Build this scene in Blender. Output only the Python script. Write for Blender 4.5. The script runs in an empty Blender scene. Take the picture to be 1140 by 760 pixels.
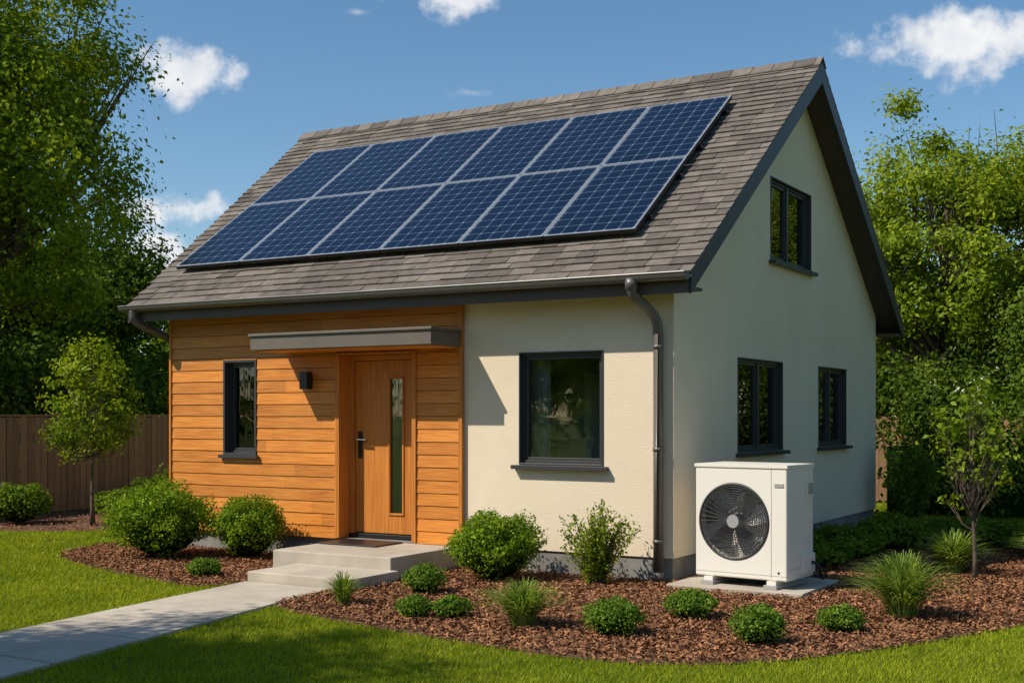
import bpy, math, random
import numpy as np
from mathutils import Vector, Matrix
random.seed(7)
R = np.random.default_rng(7)
scene = bpy.context.scene
scene.view_settings.view_transform = 'Standard'
scene.view_settings.look = 'None'
scene.view_settings.exposure = 0

# ------------------------------------------------------------------ materials
def new_mat(name):
    m = bpy.data.materials.new(name); m.use_nodes = True
    nt = m.node_tree
    for n in list(nt.nodes): nt.nodes.remove(n)
    out = nt.nodes.new('ShaderNodeOutputMaterial')
    return m, nt, out
def N(nt, t, **kw):
    n = nt.nodes.new(t)
    for k, v in kw.items(): setattr(n, k, v)
    return n
def math_n(nt, op, a, b=None, c=None, clamp=False):
    n = nt.nodes.new('ShaderNodeMath'); n.operation = op; n.use_clamp = clamp
    for i, x in enumerate((a, b, c)):
        if x is None: continue
        if isinstance(x, (int, float)): n.inputs[i].default_value = x
        else: nt.links.new(x, n.inputs[i])
    return n.outputs[0]
def mixc(nt, fac, a, b, blend='MIX'):
    n = nt.nodes.new('ShaderNodeMix'); n.data_type = 'RGBA'; n.blend_type = blend
    for s, x in ((n.inputs[0], fac), (n.inputs[6], a), (n.inputs[7], b)):
        if isinstance(x, (int, float)): s.default_value = x
        elif isinstance(x, tuple): s.default_value = (x[0], x[1], x[2], 1)
        else: nt.links.new(x, s)
    return n.outputs[2]
def surf(name, c1, c2=None, scale=3.0, rough=0.7, metal=0.0, bump=0.0, bscale=60.0, island=0.0, stretch=(1, 1, 1), c3=None, c3scale=0.7, c3amt=0.5, spec=0.5, bdist=0.01):
    m, nt, out = new_mat(name)
    tc = N(nt, 'ShaderNodeTexCoord'); mp = N(nt, 'ShaderNodeMapping')
    mp.inputs['Scale'].default_value = stretch
    nt.links.new(tc.outputs['Object'], mp.inputs['Vector'])
    no = N(nt, 'ShaderNodeTexNoise'); no.inputs['Scale'].default_value = scale; no.inputs['Detail'].default_value = 6
    nt.links.new(mp.outputs[0], no.inputs['Vector'])
    f = math_n(nt, 'MULTIPLY_ADD', no.outputs['Fac'], 2.2, -0.6, True)
    col = mixc(nt, f, c1, c2 or c1)
    if c3:
        n3 = N(nt, 'ShaderNodeTexNoise'); n3.inputs['Scale'].default_value = c3scale; n3.inputs['Detail'].default_value = 3
        nt.links.new(tc.outputs['Object'], n3.inputs['Vector'])
        f3 = math_n(nt, 'MULTIPLY_ADD', n3.outputs['Fac'], 4.0*c3amt, -1.6*c3amt, True)
        col = mixc(nt, f3, col, c3)
    if island:
        g = N(nt, 'ShaderNodeNewGeometry')
        v = math_n(nt, 'MULTIPLY_ADD', g.outputs['Random Per Island'], island*2, 1-island)
        vm = N(nt, 'ShaderNodeVectorMath', operation='SCALE')
        nt.links.new(col, vm.inputs[0]); nt.links.new(v, vm.inputs['Scale']); col = vm.outputs[0]
    b = N(nt, 'ShaderNodeBsdfPrincipled')
    nt.links.new(col, b.inputs['Base Color'])
    b.inputs['Roughness'].default_value = rough; b.inputs['Metallic'].default_value = metal
    b.inputs['Specular IOR Level'].default_value = spec
    if bump:
        nb = N(nt, 'ShaderNodeTexNoise'); nb.inputs['Scale'].default_value = bscale; nb.inputs['Detail'].default_value = 5
        nt.links.new(mp.outputs[0], nb.inputs['Vector'])
        bp = N(nt, 'ShaderNodeBump'); bp.inputs['Strength'].default_value = bump; bp.inputs['Distance'].default_value = bdist
        nt.links.new(nb.outputs['Fac'], bp.inputs['Height']); nt.links.new(bp.outputs[0], b.inputs['Normal'])
    nt.links.new(b.outputs[0], out.inputs[0])
    return m
def leaf_mat(name, dark, light, trans=0.35, nscale=0.9, gloss=0.012, island=.75):
    m, nt, out = new_mat(name)
    g = N(nt, 'ShaderNodeNewGeometry'); tc = N(nt, 'ShaderNodeTexCoord')
    no = N(nt, 'ShaderNodeTexNoise'); no.inputs['Scale'].default_value = nscale; no.inputs['Detail'].default_value = 3
    nt.links.new(tc.outputs['Object'], no.inputs['Vector'])
    f = math_n(nt, 'MULTIPLY_ADD', no.outputs['Fac'], 2.0, -0.55-island*.5)
    f = math_n(nt, 'MULTIPLY_ADD', g.outputs['Random Per Island'], island, f, True)
    col = mixc(nt, f, dark, light)
    d = N(nt, 'ShaderNodeBsdfDiffuse'); t = N(nt, 'ShaderNodeBsdfTranslucent'); gl = N(nt, 'ShaderNodeBsdfGlossy')
    gl.inputs['Roughness'].default_value = 0.5; gl.inputs['Color'].default_value = (0.55, 0.65, 0.5, 1)
    nt.links.new(col, d.inputs[0])
    tcol = mixc(nt, 1.0, col, (1.25, 1.15, 0.4), 'MULTIPLY')
    nt.links.new(tcol, t.inputs[0])
    a = N(nt, 'ShaderNodeMixShader'); a.inputs[0].default_value = trans
    nt.links.new(d.outputs[0], a.inputs[1]); nt.links.new(t.outputs[0], a.inputs[2])
    b = N(nt, 'ShaderNodeMixShader'); b.inputs[0].default_value = gloss
    nt.links.new(a.outputs[0], b.inputs[1]); nt.links.new(gl.outputs[0], b.inputs[2])
    nt.links.new(b.outputs[0], out.inputs[0])
    return m

M = {}
M['stucco'] = surf('stucco', (0.78, 0.645, 0.465), (0.83, 0.70, 0.52), 2.5, 0.9, bump=0.7, bscale=80, bdist=0.008, c3=(0.71, 0.575, 0.405), c3scale=0.6, c3amt=0.4, spec=.3)
M['interior'] = surf('interior_plaster', (0.66, 0.62, 0.56), (0.70, 0.66, 0.6), 2, 0.9)
M['floorwood'] = surf('interior_floor', (0.25, 0.15, 0.08), (0.3, 0.18, 0.1), 4, 0.5)
M['wood'] = surf('cedar_siding', (0.78, 0.29, 0.042), (0.43, 0.125, 0.016), 2.4, 0.55, bump=0.3, bscale=4, island=0.16, stretch=(1.0, 12, 26), bdist=0.004, c3=(0.78, 0.33, 0.065), c3scale=1.5, c3amt=0.3, spec=.35)
M['woodv'] = surf('cedar_vertical', (0.70, 0.265, 0.045), (0.44, 0.14, 0.022), 2.2, 0.5, bump=0.2, bscale=4, island=0.08, stretch=(26, 26, 1.0), bdist=0.003, spec=.35)
M['groove'] = surf('dark_groove', (0.07, 0.026, 0.009), rough=0.9)
M['foundation'] = surf('foundation_concrete', (0.22, 0.205, 0.185), (0.28, 0.265, 0.24), 8, 0.9, bump=0.4, bscale=60, c3=(0.12, 0.10, 0.085), c3scale=2.5)
M['concrete'] = surf('pale_concrete', (0.45, 0.385, 0.30), (0.55, 0.48, 0.385), 5, 0.85, bump=0.45, bscale=110, c3=(0.34, 0.285, 0.215), c3scale=1.4, island=0.07, bdist=0.005)
M['charcoal'] = surf('charcoal_trim', (0.034, 0.032, 0.031), (0.042, 0.040, 0.038), 4, 0.5)
M['gutter'] = surf('gutter_metal', (0.115, 0.107, 0.098), (0.135, 0.125, 0.115), 3, 0.4, metal=0.2)
M['soffit'] = surf('soffit_board', (0.065, 0.050, 0.039), (0.08, 0.062, 0.048), 3, 0.6)
M['shingle'] = surf('slate_shingle', (0.125, 0.104, 0.086), (0.20, 0.171, 0.145), 9, 0.9, bump=0.6, bscale=120, island=0.30, c3=(0.095, 0.078, 0.065), c3scale=1.1, c3amt=0.3, bdist=0.005, spec=.25)
M['frame'] = surf('window_frame_anthracite', (0.044, 0.044, 0.045), rough=0.38)
M['canopy'] = surf('canopy_metal', (0.135, 0.109, 0.086), (0.16, 0.132, 0.106), 3, 0.5, metal=0.1)
M['alu'] = surf('panel_aluminium', (0.62, 0.64, 0.66), rough=0.35, metal=0.6)
M['black'] = surf('black_metal', (0.012, 0.012, 0.013), rough=0.4)
M['white'] = surf('powder_coat_white', (0.80, 0.745, 0.645), (0.82, 0.77, 0.675), 3, 0.42)
M['grille'] = surf('grille_dark', (0.035, 0.036, 0.038), rough=0.45)
M['fan'] = surf('fan_blade', (0.10, 0.10, 0.10), rough=0.4)
M['hub'] = surf('fan_hub', (0.35, 0.34, 0.33), rough=0.4)
M['lampglass'] = surf('frosted_lens', (0.6, 0.58, 0.5), rough=0.4)
M['fence'] = surf('fence_wood', (0.34, 0.185, 0.088), (0.22, 0.115, 0.057), 3, 0.8, bump=0.3, bscale=6, island=0.22, stretch=(14, 14, 1))
M['bark'] = surf('bark', (0.15, 0.108, 0.075), (0.08, 0.058, 0.042), 6, 0.95, bump=0.8, bscale=14, stretch=(3, 3, 1), bdist=0.03)
M['mulch'] = surf('mulch_ground', (0.10, 0.046, 0.022), (0.18, 0.084, 0.042), 30, 0.95, bump=1.0, bscale=45, bdist=0.03)
M['chips'] = surf('mulch_chip', (0.37, 0.175, 0.080), (0.18, 0.080, 0.038), 10, 0.9, island=0.5, spec=.2)
M['ground'] = surf('lawn_ground', (0.12, 0.155, 0.016), (0.085, 0.115, 0.013), 14, 0.95, bump=0.8, bscale=70, bdist=0.03, c3=(0.16, 0.185, 0.022), c3scale=0.5, spec=.1)
M['grass'] = leaf_mat('grass_blade', (0.20, 0.275, 0.009), (0.42, 0.46, 0.026), 0.40, 0.8)
M['leaf_light'] = leaf_mat('leaf_light', (0.105, 0.180, 0.009), (0.36, 0.43, 0.028), 0.42, 0.9)
M['leaf_mid'] = leaf_mat('leaf_mid', (0.070, 0.135, 0.011), (0.23, 0.31, 0.025), 0.35, 0.8)
M['leaf_dark'] = leaf_mat('leaf_dark', (0.042, 0.085, 0.009), (0.16, 0.23, 0.021), 0.3, 0.6)
M['leaf_shrub'] = leaf_mat('leaf_shrub', (0.090, 0.180, 0.010), (0.29, 0.40, 0.022), 0.3, 6)
M['leaf_box'] = leaf_mat('leaf_box', (0.066, 0.145, 0.015), (0.21, 0.32, 0.032), 0.28, 9)
M['blade'] = leaf_mat('ornamental_grass_blade', (0.14, 0.22, 0.03), (0.36, 0.46, 0.10), 0.35, 6)
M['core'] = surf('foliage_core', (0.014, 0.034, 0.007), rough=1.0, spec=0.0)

def glass_mat():
    m, nt, out = new_mat('window_glass')
    fr = N(nt, 'ShaderNodeFresnel'); fr.inputs['IOR'].default_value = 1.55
    f = math_n(nt, 'MULTIPLY_ADD', fr.outputs[0], 1.2, 0.03, True)
    gl = N(nt, 'ShaderNodeBsdfGlossy'); gl.inputs['Roughness'].default_value = 0.01
    tr = N(nt, 'ShaderNodeBsdfTransparent'); tr.inputs['Color'].default_value = (0.88, 0.92, 0.89, 1)
    no = N(nt, 'ShaderNodeTexNoise'); no.inputs['Scale'].default_value = 1.6
    bp = N(nt, 'ShaderNodeBump'); bp.inputs['Strength'].default_value = 0.06; bp.inputs['Distance'].default_value = 0.05
    nt.links.new(no.outputs['Fac'], bp.inputs['Height']); nt.links.new(bp.outputs[0], gl.inputs['Normal'])
    mx = N(nt, 'ShaderNodeMixShader')
    nt.links.new(f, mx.inputs[0]); nt.links.new(tr.outputs[0], mx.inputs[1]); nt.links.new(gl.outputs[0], mx.inputs[2])
    nt.links.new(mx.outputs[0], out.inputs[0])
    return m
M['glass'] = glass_mat()
PW, PH = 1.052, 1.672
def pv_mat():
    m, nt, out = new_mat('photovoltaic_cells')
    tc = N(nt, 'ShaderNodeTexCoord'); sp = N(nt, 'ShaderNodeSeparateXYZ')
    nt.links.new(tc.outputs['Object'], sp.inputs[0])
    def cell(o, n, size):
        return math_n(nt, 'FRACT', math_n(nt, 'MULTIPLY', math_n(nt, 'SUBTRACT', o, 0.028), n/(size-0.056)))
    fx = cell(sp.outputs[0], 6, PW); fy = cell(sp.outputs[1], 10, PH)
    ax = math_n(nt, 'ABSOLUTE', math_n(nt, 'SUBTRACT', fx, 0.5)); ay = math_n(nt, 'ABSOLUTE', math_n(nt, 'SUBTRACT', fy, 0.5))
    lx = math_n(nt, 'GREATER_THAN', ax, 0.486); ly = math_n(nt, 'GREATER_THAN', ay, 0.486)
    co = math_n(nt, 'GREATER_THAN', math_n(nt, 'ADD', ax, ay), 0.90)
    l = math_n(nt, 'MAXIMUM', math_n(nt, 'MAXIMUM', lx, ly), co)
    bx = math_n(nt, 'ABSOLUTE', math_n(nt, 'SUBTRACT', math_n(nt, 'FRACT', math_n(nt, 'MULTIPLY', fx, 3)), 0.5))
    bus = math_n(nt, 'MULTIPLY', math_n(nt, 'LESS_THAN', bx, 0.03), 0.22)
    no = N(nt, 'ShaderNodeTexNoise'); no.inputs['Scale'].default_value = 1.3
    nt.links.new(tc.outputs['Object'], no.inputs['Vector'])
    base = mixc(nt, no.outputs['Fac'], (0.003, 0.008, 0.022), (0.006, 0.015, 0.042))
    c = mixc(nt, bus, base, (0.08, 0.12, 0.18))
    c = mixc(nt, l, c, (0.17, 0.22, 0.29))
    b = N(nt, 'ShaderNodeBsdfPrincipled'); nt.links.new(c, b.inputs['Base Color'])
    b.inputs['Roughness'].default_value = 0.10; b.inputs['IOR'].default_value = 1.30
    nt.links.new(b.outputs[0], out.inputs[0])
    return m
M['pv'] = pv_mat()

# ------------------------------------------------------------------ mesh tools
def link(o): scene.collection.objects.link(o); return o
def empty(name, loc=(0, 0, 0), rz=0):
    e = bpy.data.objects.new(name, None); e.location = loc; e.rotation_euler = (0, 0, rz); e.empty_display_size = 0.3
    return link(e)
class MB:
    def __init__(s): s.v = []; s.f = []; s.m = []; s.mats = []
    def mi(s, mat):
        if mat not in s.mats: s.mats.append(mat)
        return s.mats.index(mat)
    def add(s, vs, fs, mat):
        b = len(s.v); s.v += [tuple(p) for p in vs]; k = s.mi(mat)
        for f in fs: s.f.append([b+i for i in f]); s.m.append(k)
    def hexa(s, p, mat):
        s.add(p, [(0, 3, 2, 1), (4, 5, 6, 7), (0, 1, 5, 4), (1, 2, 6, 5), (2, 3, 7, 6), (3, 0, 4, 7)], mat)
    def box(s, x0, x1, y0, y1, z0, z1, mat):
        s.hexa([(x0, y0, z0), (x1, y0, z0), (x1, y1, z0), (x0, y1, z0), (x0, y0, z1), (x1, y0, z1), (x1, y1, z1), (x0, y1, z1)], mat)
    def prism_x(s, poly, x0, x1, mat):
        n = len(poly)
        vs = [(x0, y, z) for y, z in poly]+[(x1, y, z) for y, z in poly]
        s.add(vs, [tuple(range(n)), tuple(range(2*n-1, n-1, -1))]+[(i, i+n, (i+1) % n+n, (i+1) % n) for i in range(n)], mat)
    def prism_z(s, poly, z0, z1, mat):
        n = len(poly)
        vs = [(x, y, z0) for x, y in poly]+[(x, y, z1) for x, y in poly]
        s.add(vs, [tuple(range(n-1, -1, -1)), tuple(range(n, 2*n))]+[(i, (i+1) % n, (i+1) % n+n, i+n) for i in range(n)], mat)
    def tube(s, pts, rad, n, mat, cap=True, closed=False):
        pts = [Vector(p) for p in pts]; L = len(pts); vs = []
        if not hasattr(rad, '__len__'): rad = [rad]*L
        prev = None
        for i, p in enumerate(pts):
            if closed: d = pts[(i+1) % L]-pts[i-1]
            else: d = pts[min(i+1, L-1)]-pts[max(i-1, 0)]
            if d.length < 1e-9: d = Vector((0, 0, 1))
            d.normalize()
            if prev is None:
                a = Vector((0, 0, 1)) if abs(d.z) < 0.9 else Vector((1, 0, 0))
                u = d.cross(a).normalized()
            else:
                u = (prev-d*prev.dot(d)).normalized()
            prev = u; w = d.cross(u)
            for k in range(n):
                t = 2*math.pi*k/n
                vs.append(p+(u*math.cos(t)+w*math.sin(t))*rad[i])
        fs = []
        for i in range(L if closed else L-1):
            j = (i+1) % L
            for k in range(n):
                fs.append((i*n+k, i*n+(k+1) % n, j*n+(k+1) % n, j*n+k))
        if cap and not closed:
            fs.append(tuple(range(n-1, -1, -1))); fs.append(tuple(range((L-1)*n, L*n)))
        s.add(vs, fs, mat)
    def obj(s, name, parent=None, smooth=False, bevel=0, fixn=True):
        me = bpy.data.meshes.new(name); me.from_pydata(s.v, [], s.f)
        for m in s.mats: me.materials.append(m)
        me.polygons.foreach_set('material_index', s.m)
        if fixn:
            import bmesh
            bm = bmesh.new(); bm.from_mesh(me); bmesh.ops.recalc_face_normals(bm, faces=bm.faces); bm.to_mesh(me); bm.free()
        if smooth:
            me.polygons.foreach_set('use_smooth', [True]*len(me.polygons))
        me.update()
        o = link(bpy.data.objects.new(name, me))
        if parent: o.parent = parent
        if bevel:
            b = o.modifiers.new('bevel', 'BEVEL'); b.width = bevel; b.segments = 2; b.limit_method = 'ANGLE'; b.angle_limit = math.radians(40)
        return o
def np_mesh(name, V, mat, parent=None, k=4):
    n = V.shape[0]
    me = bpy.data.meshes.new(name)
    me.vertices.add(n*k); me.vertices.foreach_set('co', V.reshape(-1).astype(np.float32))
    me.loops.add(n*k); me.loops.foreach_set('vertex_index', np.arange(n*k, dtype=np.int32))
    me.polygons.add(n); me.polygons.foreach_set('loop_start', np.arange(0, n*k, k, dtype=np.int32))
    me.update(calc_edges=True)
    me.materials.append(mat)
    o = link(bpy.data.objects.new(name, me))
    if parent: o.parent = parent
    return o
def unit(a): return a/np.maximum(np.linalg.norm(a, axis=-1, keepdims=True), 1e-9)
def leaf_quads(C, size, bias=None, biasw=0.0, aspect=0.5):
    n = len(C)
    nrm = unit(R.normal(size=(n, 3)))
    if bias is not None: nrm = unit(nrm+bias*biasw)
    a = unit(np.cross(nrm, unit(R.normal(size=(n, 3)))))
    b = np.cross(nrm, a)
    s = (size*R.uniform(0.6, 1.3, n))[:, None]
    fold = nrm*s*0.12
    return np.stack([C-a*s*0.5, C-b*s*0.5*aspect+fold, C+a*s*0.5, C+b*s*0.5*aspect+fold], 1)
def in_poly(P, poly):
    x, y = P[:, 0], P[:, 1]; c = np.zeros(len(P), bool); n = len(poly)
    for i in range(n):
        x1, y1 = poly[i]; x2, y2 = poly[(i+1) % n]
        cond = ((y1 > y) != (y2 > y))
        xi = (x2-x1)*(y-y1)/((y2-y1) if y2 != y1 else 1e-9)+x1
        c ^= cond & (x < xi)
    return c
def chaikin(p, it=2):
    for _ in range(it):
        q = []
        for i in range(len(p)):
            a, b = p[i], p[(i+1) % len(p)]
            q += [(a[0]*.75+b[0]*.25, a[1]*.75+b[1]*.25), (a[0]*.25+b[0]*.75, a[1]*.25+b[1]*.75)]
        p = q
    return p
def boolean_cut(obj, cutters):
    for c in cutters:
        m = obj.modifiers.new('cut', 'BOOLEAN'); m.operation = 'DIFFERENCE'; m.solver = 'EXACT'; m.object = c
    dg = bpy.context.evaluated_depsgraph_get(); dg.update()
    me = bpy.data.meshes.new_from_object(obj.evaluated_get(dg))
    obj.modifiers.clear(); obj.data = me
    for c in cutters: bpy.data.objects.remove(c, do_unlink=True)
def cutter(x0, x1, y0, y1, z0, z1, mat):
    b = MB(); b.box(x0, x1, y0, y1, z0, z1, mat); return b.obj('cutter')

# ------------------------------------------------------------------ house
W, D = 6.72, 7.67
RY, RZ, EZ, EY = 3.835, 5.97, 3.0, -0.35
T = RY-EY; ang = math.atan2(RZ-EZ, T); ca, sa = math.cos(ang), math.sin(ang); SL = T/ca
XR = 0.30
def XL(s): return -7.14-0.70*s/SL
house = empty('modern_house')
FZ = 0.25
slope = (RZ-EZ)/T
def roof_under(y): return EZ+slope*((y-EY) if y <= RY else (2*RY-EY-y))-0.125
TH = 0.25
win_front = (-1.747, -0.762, 1.135, 2.305)
win_small = (-5.86, -5.356, 1.18, 2.30)
gw = [(1.766, 3.30, 1.235, 2.29), (4.755, 6.05, 1.235, 2.29), (2.86, 4.43, 3.47, 4.46)]
b = MB(); b.box(-W, 0, 0, TH, FZ, 3.10, M['stucco']); fw = b.obj('front_wall', house)
boolean_cut(fw, [cutter(x0, x1, -0.2, 0.6, z0, z1, M['stucco']) for x0, x1, z0, z1 in (win_front, win_small)]+[cutter(-4.12, -3.06, -0.2, 0.6, 0.2, 2.36, M['stucco'])])
gp = [(TH+0.001, FZ), (D, FZ), (D, roof_under(D)), (RY, roof_under(RY)), (TH+0.001, roof_under(TH))]
b = MB(); b.prism_x(gp, -TH, 0, M['stucco']); g1 = b.obj('gable_wall', house)
boolean_cut(g1, [cutter(-0.6, 0.2, y0, y1, z0, z1, M['stucco']) for y0, y1, z0, z1 in gw])
b = MB(); b.prism_x(gp, -W, -W+TH, M['stucco']); b.obj('far_gable_wall', house)
b = MB(); b.box(-W+TH+.002, -TH-.002, D-TH, D-.001, FZ, 3.1, M['stucco']); b.obj('rear_wall', house)
b = MB()
b.box(-W+0.02, -0.02, 0.02, D-0.02, -0.1, FZ-0.002, M['foundation']); b.obj('foundation', house)
b = MB()
b.box(-W+TH, -TH, TH+.05, D-TH, FZ, FZ+0.03, M['floorwood'])
b.box(-W+TH, -TH, TH+.002, D-TH-.002, 2.72, 2.78, M['interior'])
b.box(-2.7, -2.6, TH+.01, 2.4, FZ+.03, 2.72, M['interior'])
b.box(-2.6, -1.3, 2.4, 2.5, FZ+.03, 2.72, M['interior'])
b.box(-5.0, -4.9, TH+.01, 3.4, FZ+.03, 2.72, M['interior'])
b.box(-2.3, -1.95, 1.9, 2.38, FZ+.03, 2.15, M['white'])
b.obj('interior_rooms', house)
b = MB()
def curtain(x0, x1, y, z0, z1):
    n = 26; vs = []; fs = []
    for i in range(n+1):
        x = x0+(x1-x0)*i/n; yy = y+0.025*math.sin(i*1.7)
        vs += [(x, yy, z0), (x, yy, z1)]
    for i in range(n): fs.append((2*i, 2*i+2, 2*i+3, 2*i+1))
    b.add(vs, fs, M['interior'])
curtain(-1.98, -1.56, 0.34, 0.4, 2.5); curtain(-0.84, -0.55, 0.34, 0.4, 2.5)
b.obj('curtains', house, fixn=False)

def sub(rects, hole):
    hx0, hx1, hz0, hz1 = hole; out = []
    for (x0, x1, z0, z1) in rects:
        if hx1 <= x0 or hx0 >= x1 or hz1 <= z0 or hz0 >= z1: out.append((x0, x1, z0, z1)); continue
        if hx0 > x0: out.append((x0, hx0, z0, z1))
        if hx1 < x1: out.append((hx1, x1, z0, z1))
        a, c = max(x0, hx0), min(x1, hx1)
        if hz0 > z0: out.append((a, c, z0, hz0))
        if hz1 < z1: out.append((a, c, hz1, z1))
    return out
SX0, SX1 = -W-0.02, -2.47
b = MB(); bh = 0.1395; z = 0.245; row = 0
joints = [-5.1, -4.62, -5.3, -4.35, -4.9, -5.2, -4.5, -4.75]
while z < 2.885:
    z1 = min(z+bh-0.006, 2.892)
    cuts = [SX0, joints[(row*3) % 8], SX1]
    for i in range(len(cuts)-1):
        a, c = cuts[i]+(0.001 if i else 0), cuts[i+1]-0.001
        for (x0, x1, q0, q1) in sub(sub([(a, c, z, z1)], (win_small[0]-0.015, win_small[1]+0.015, win_small[2]-0.045, win_small[3]+0.015)), (-4.155, -3.03, 0.2, 2.40)):
            if x1-x0 < .01 or q1-q0 < .006: continue
            yb, yt = -0.036, -0.036+0.009*(q1-q0)/bh
            b.hexa([(x0, yb, q0), (x1, yb, q0), (x1, -0.003, q0), (x0, -0.003, q0), (x0, yt, q1), (x1, yt, q1), (x1, -0.003, q1), (x0, -0.003, q1)], M['wood'])
    z += bh; row += 1
b.obj('cedar_siding', house, bevel=0)
b = MB()
for r in sub(sub([(SX0+.01, SX1-.002, 0.25, 2.89)], (win_small[0]-.002, win_small[1]+.002, win_small[2]-.002, win_small[3]+.002)), (-4.125, -3.055, 0.2, 2.365)):
    b.box(r[0], r[1], -0.014, -0.0015, r[2], r[3], M['groove'])
b.obj('siding_backing', house)
b = MB()
b.box(SX1, SX1+0.045, -0.055, -0.002, 0.245, 2.893, M['woodv'])
b.box(SX0-.03, SX0-.001, -0.05, 0.10, 0.245, 2.893, M['woodv'])
b.box(-4.154, -4.121, -0.052, 0.0, 0.25, 2.36, M['woodv'])
b.box(-3.059, -3.031, -0.052, 0.0, 0.25, 2.36, M['woodv'])
b.box(-4.119, -4.095, -0.05, 0.245, 0.255, 2.33, M['woodv'])
b.box(-3.085, -3.061, -0.05, 0.245, 0.255, 2.33, M['woodv'])
b.box(-4.118, -3.062, -0.05, 0.245, 2.335, 2.358, M['woodv'])
b.obj('cedar_trim', house, bevel=0.002)
# door
b = MB()
dx0, dx1 = -4.03, -3.14; dz0, dz1 = 0.31, 2.27
b.box(-4.093, dx0-.006, 0.14, 0.23, 0.27, 2.33, M['woodv'])
b.box(dx1+.006, -3.087, 0.14, 0.23, 0.27, 2.33, M['woodv'])
b.box(dx0-.005, dx1+.005, 0.14, 0.23, dz1+.006, 2.33, M['woodv'])
b.box(-4.09, -3.09, 0.13, 0.24, 0.255, 0.30, M['black'])
gx0, gx1, gz0, gz1 = -3.56, -3.345, 0.52, 2.08
for (a, c, e, f) in sub([(dx0, dx1, dz0, dz1)], (gx0, gx1, gz0, gz1)):
    b.box(a, c, 0.180, 0.225, e, f, M['woodv'])
for (a, c, e, f) in sub([(gx0, gx1, gz0, gz1)], (gx0+.022, gx1-.022, gz0+.022, gz1-.022)):
    b.box(a+.001, c-.001, 0.165, 0.21, e+.001, f-.001, M['woodv'])
b.obj('front_door', house, bevel=0.003)
b = MB(); b.box(gx0+.02, gx1-.02, 0.192, 0.198, gz0+.02, gz1-.02, M['glass']); b.obj('door_glass', house)
b = MB()
b.box(-3.98, -3.93, 0.163, 0.179, 1.16, 1.46, M['black'])
b.tube([(-3.955, 0.17, 1.37), (-3.955, 0.115, 1.37), (-3.955, 0.11, 1.37), (-3.82, 0.11, 1.365)], 0.013, 8, M['black'])
b.tube([(-3.955, 0.17, 1.24), (-3.955, 0.15, 1.24)], 0.018, 10, M['black'])
b.obj('door_handle', house)
# canopy
b = MB()
cx0, cx1 = -4.91, -2.44
b.box(cx0, cx1, -0.62, -0.058, 2.385, 2.535, M['canopy'])
b.box(cx0-.018, cx1+.018, -0.642, -0.056, 2.537, 2.566, M['canopy'])
b.box(cx0+.04, cx1-.04, -0.58, -0.06, 2.370, 2.384, M['wood'])
b.obj('door_canopy', house, bevel=0.004)

def window(name, a0, a1, z0, z1, axis, split=None, depth=0.09):
    def bx(mb, u0, u1, d0, d1, q0, q1, mat):
        if axis == 'y': mb.box(u0, u1, d0, d1, q0, q1, mat)
        else: mb.box(-d1, -d0, u0, u1, q0, q1, mat)
    f = MB(); fwd = 0.045
    small = name == 'small_window'
    for (p, q, r, s) in sub([(a0+.002, a1-.002, z0+.002, z1-.002)], (a0+fwd, a1-fwd, z0+fwd, z1-fwd)):
        bx(f, p, q, depth-.05, depth+.03, r, s, M['frame'])
    panes = [(a0+fwd, a1-fwd)]
    if split is not None:
        mid = a0+(a1-a0)*split
        bx(f, mid-.028, mid+.028, depth-.05, depth+.03, z0+fwd+.001, z1-fwd-.001, M['frame'])
        panes = [(a0+fwd, mid-.028), (mid+.028, a1-fwd)]
    g = MB()
    for (p, q) in panes:
        for (i, j, r, s) in sub([(p+.002, q-.002, z0+fwd+.002, z1-fwd-.002)], (p+.030, q-.030, z0+fwd+.030, z1-fwd-.030)):
            bx(f, i, j, depth-.03, depth+.02, r, s, M['frame'])
        bx(g, p+.022, q-.022, depth-.005, depth+.003, z0+fwd+.022, z1-fwd-.022, M['glass'])
    out = -.044 if small else -.010
    for (p, q, r, s) in sub([(a0-.012, a1+.012, z0-.002, z1+.012)], (a0+.016, a1-.016, z0+.014, z1-.016)):
        bx(f, p, q, out, depth-.0505, r, s, M['frame'])  if small else bx(f, max(p, a0+.001), min(q, a1-.001), out, depth-.0505, max(r, z0+.001), min(s, z1-.001), M['frame'])
    bx(f, a0-.055, a1+.055, -.085, out-.002, z0-.045, z0-.003, M['frame'])
    bx(f, a0+.003, a1-.003, out-.001, depth-.052, z0+.0145, z0+.018, M['frame'])
    if not small:
        bx(f, a0-.055, a1+.055, out-.0018, -.0008, z0-.0445, z0-.0035, M['frame'])
    else:
        bx(f, a0-.012, a1+.012, out-.0018, -.0018, z0-.0445, z0-.0035, M['frame'])
    f.obj(name+'_frame', house, bevel=0.002); g.obj(name+'_glass', house)
window('front_window', *win_front, 'y')
window('small_window', *win_small, 'y')
window('gable_window_a', *gw[0], 'x', split=0.52)
window('gable_window_b', *gw[1], 'x', split=0.5)
window('gable_window_c', *gw[2], 'x', split=0.48)

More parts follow.
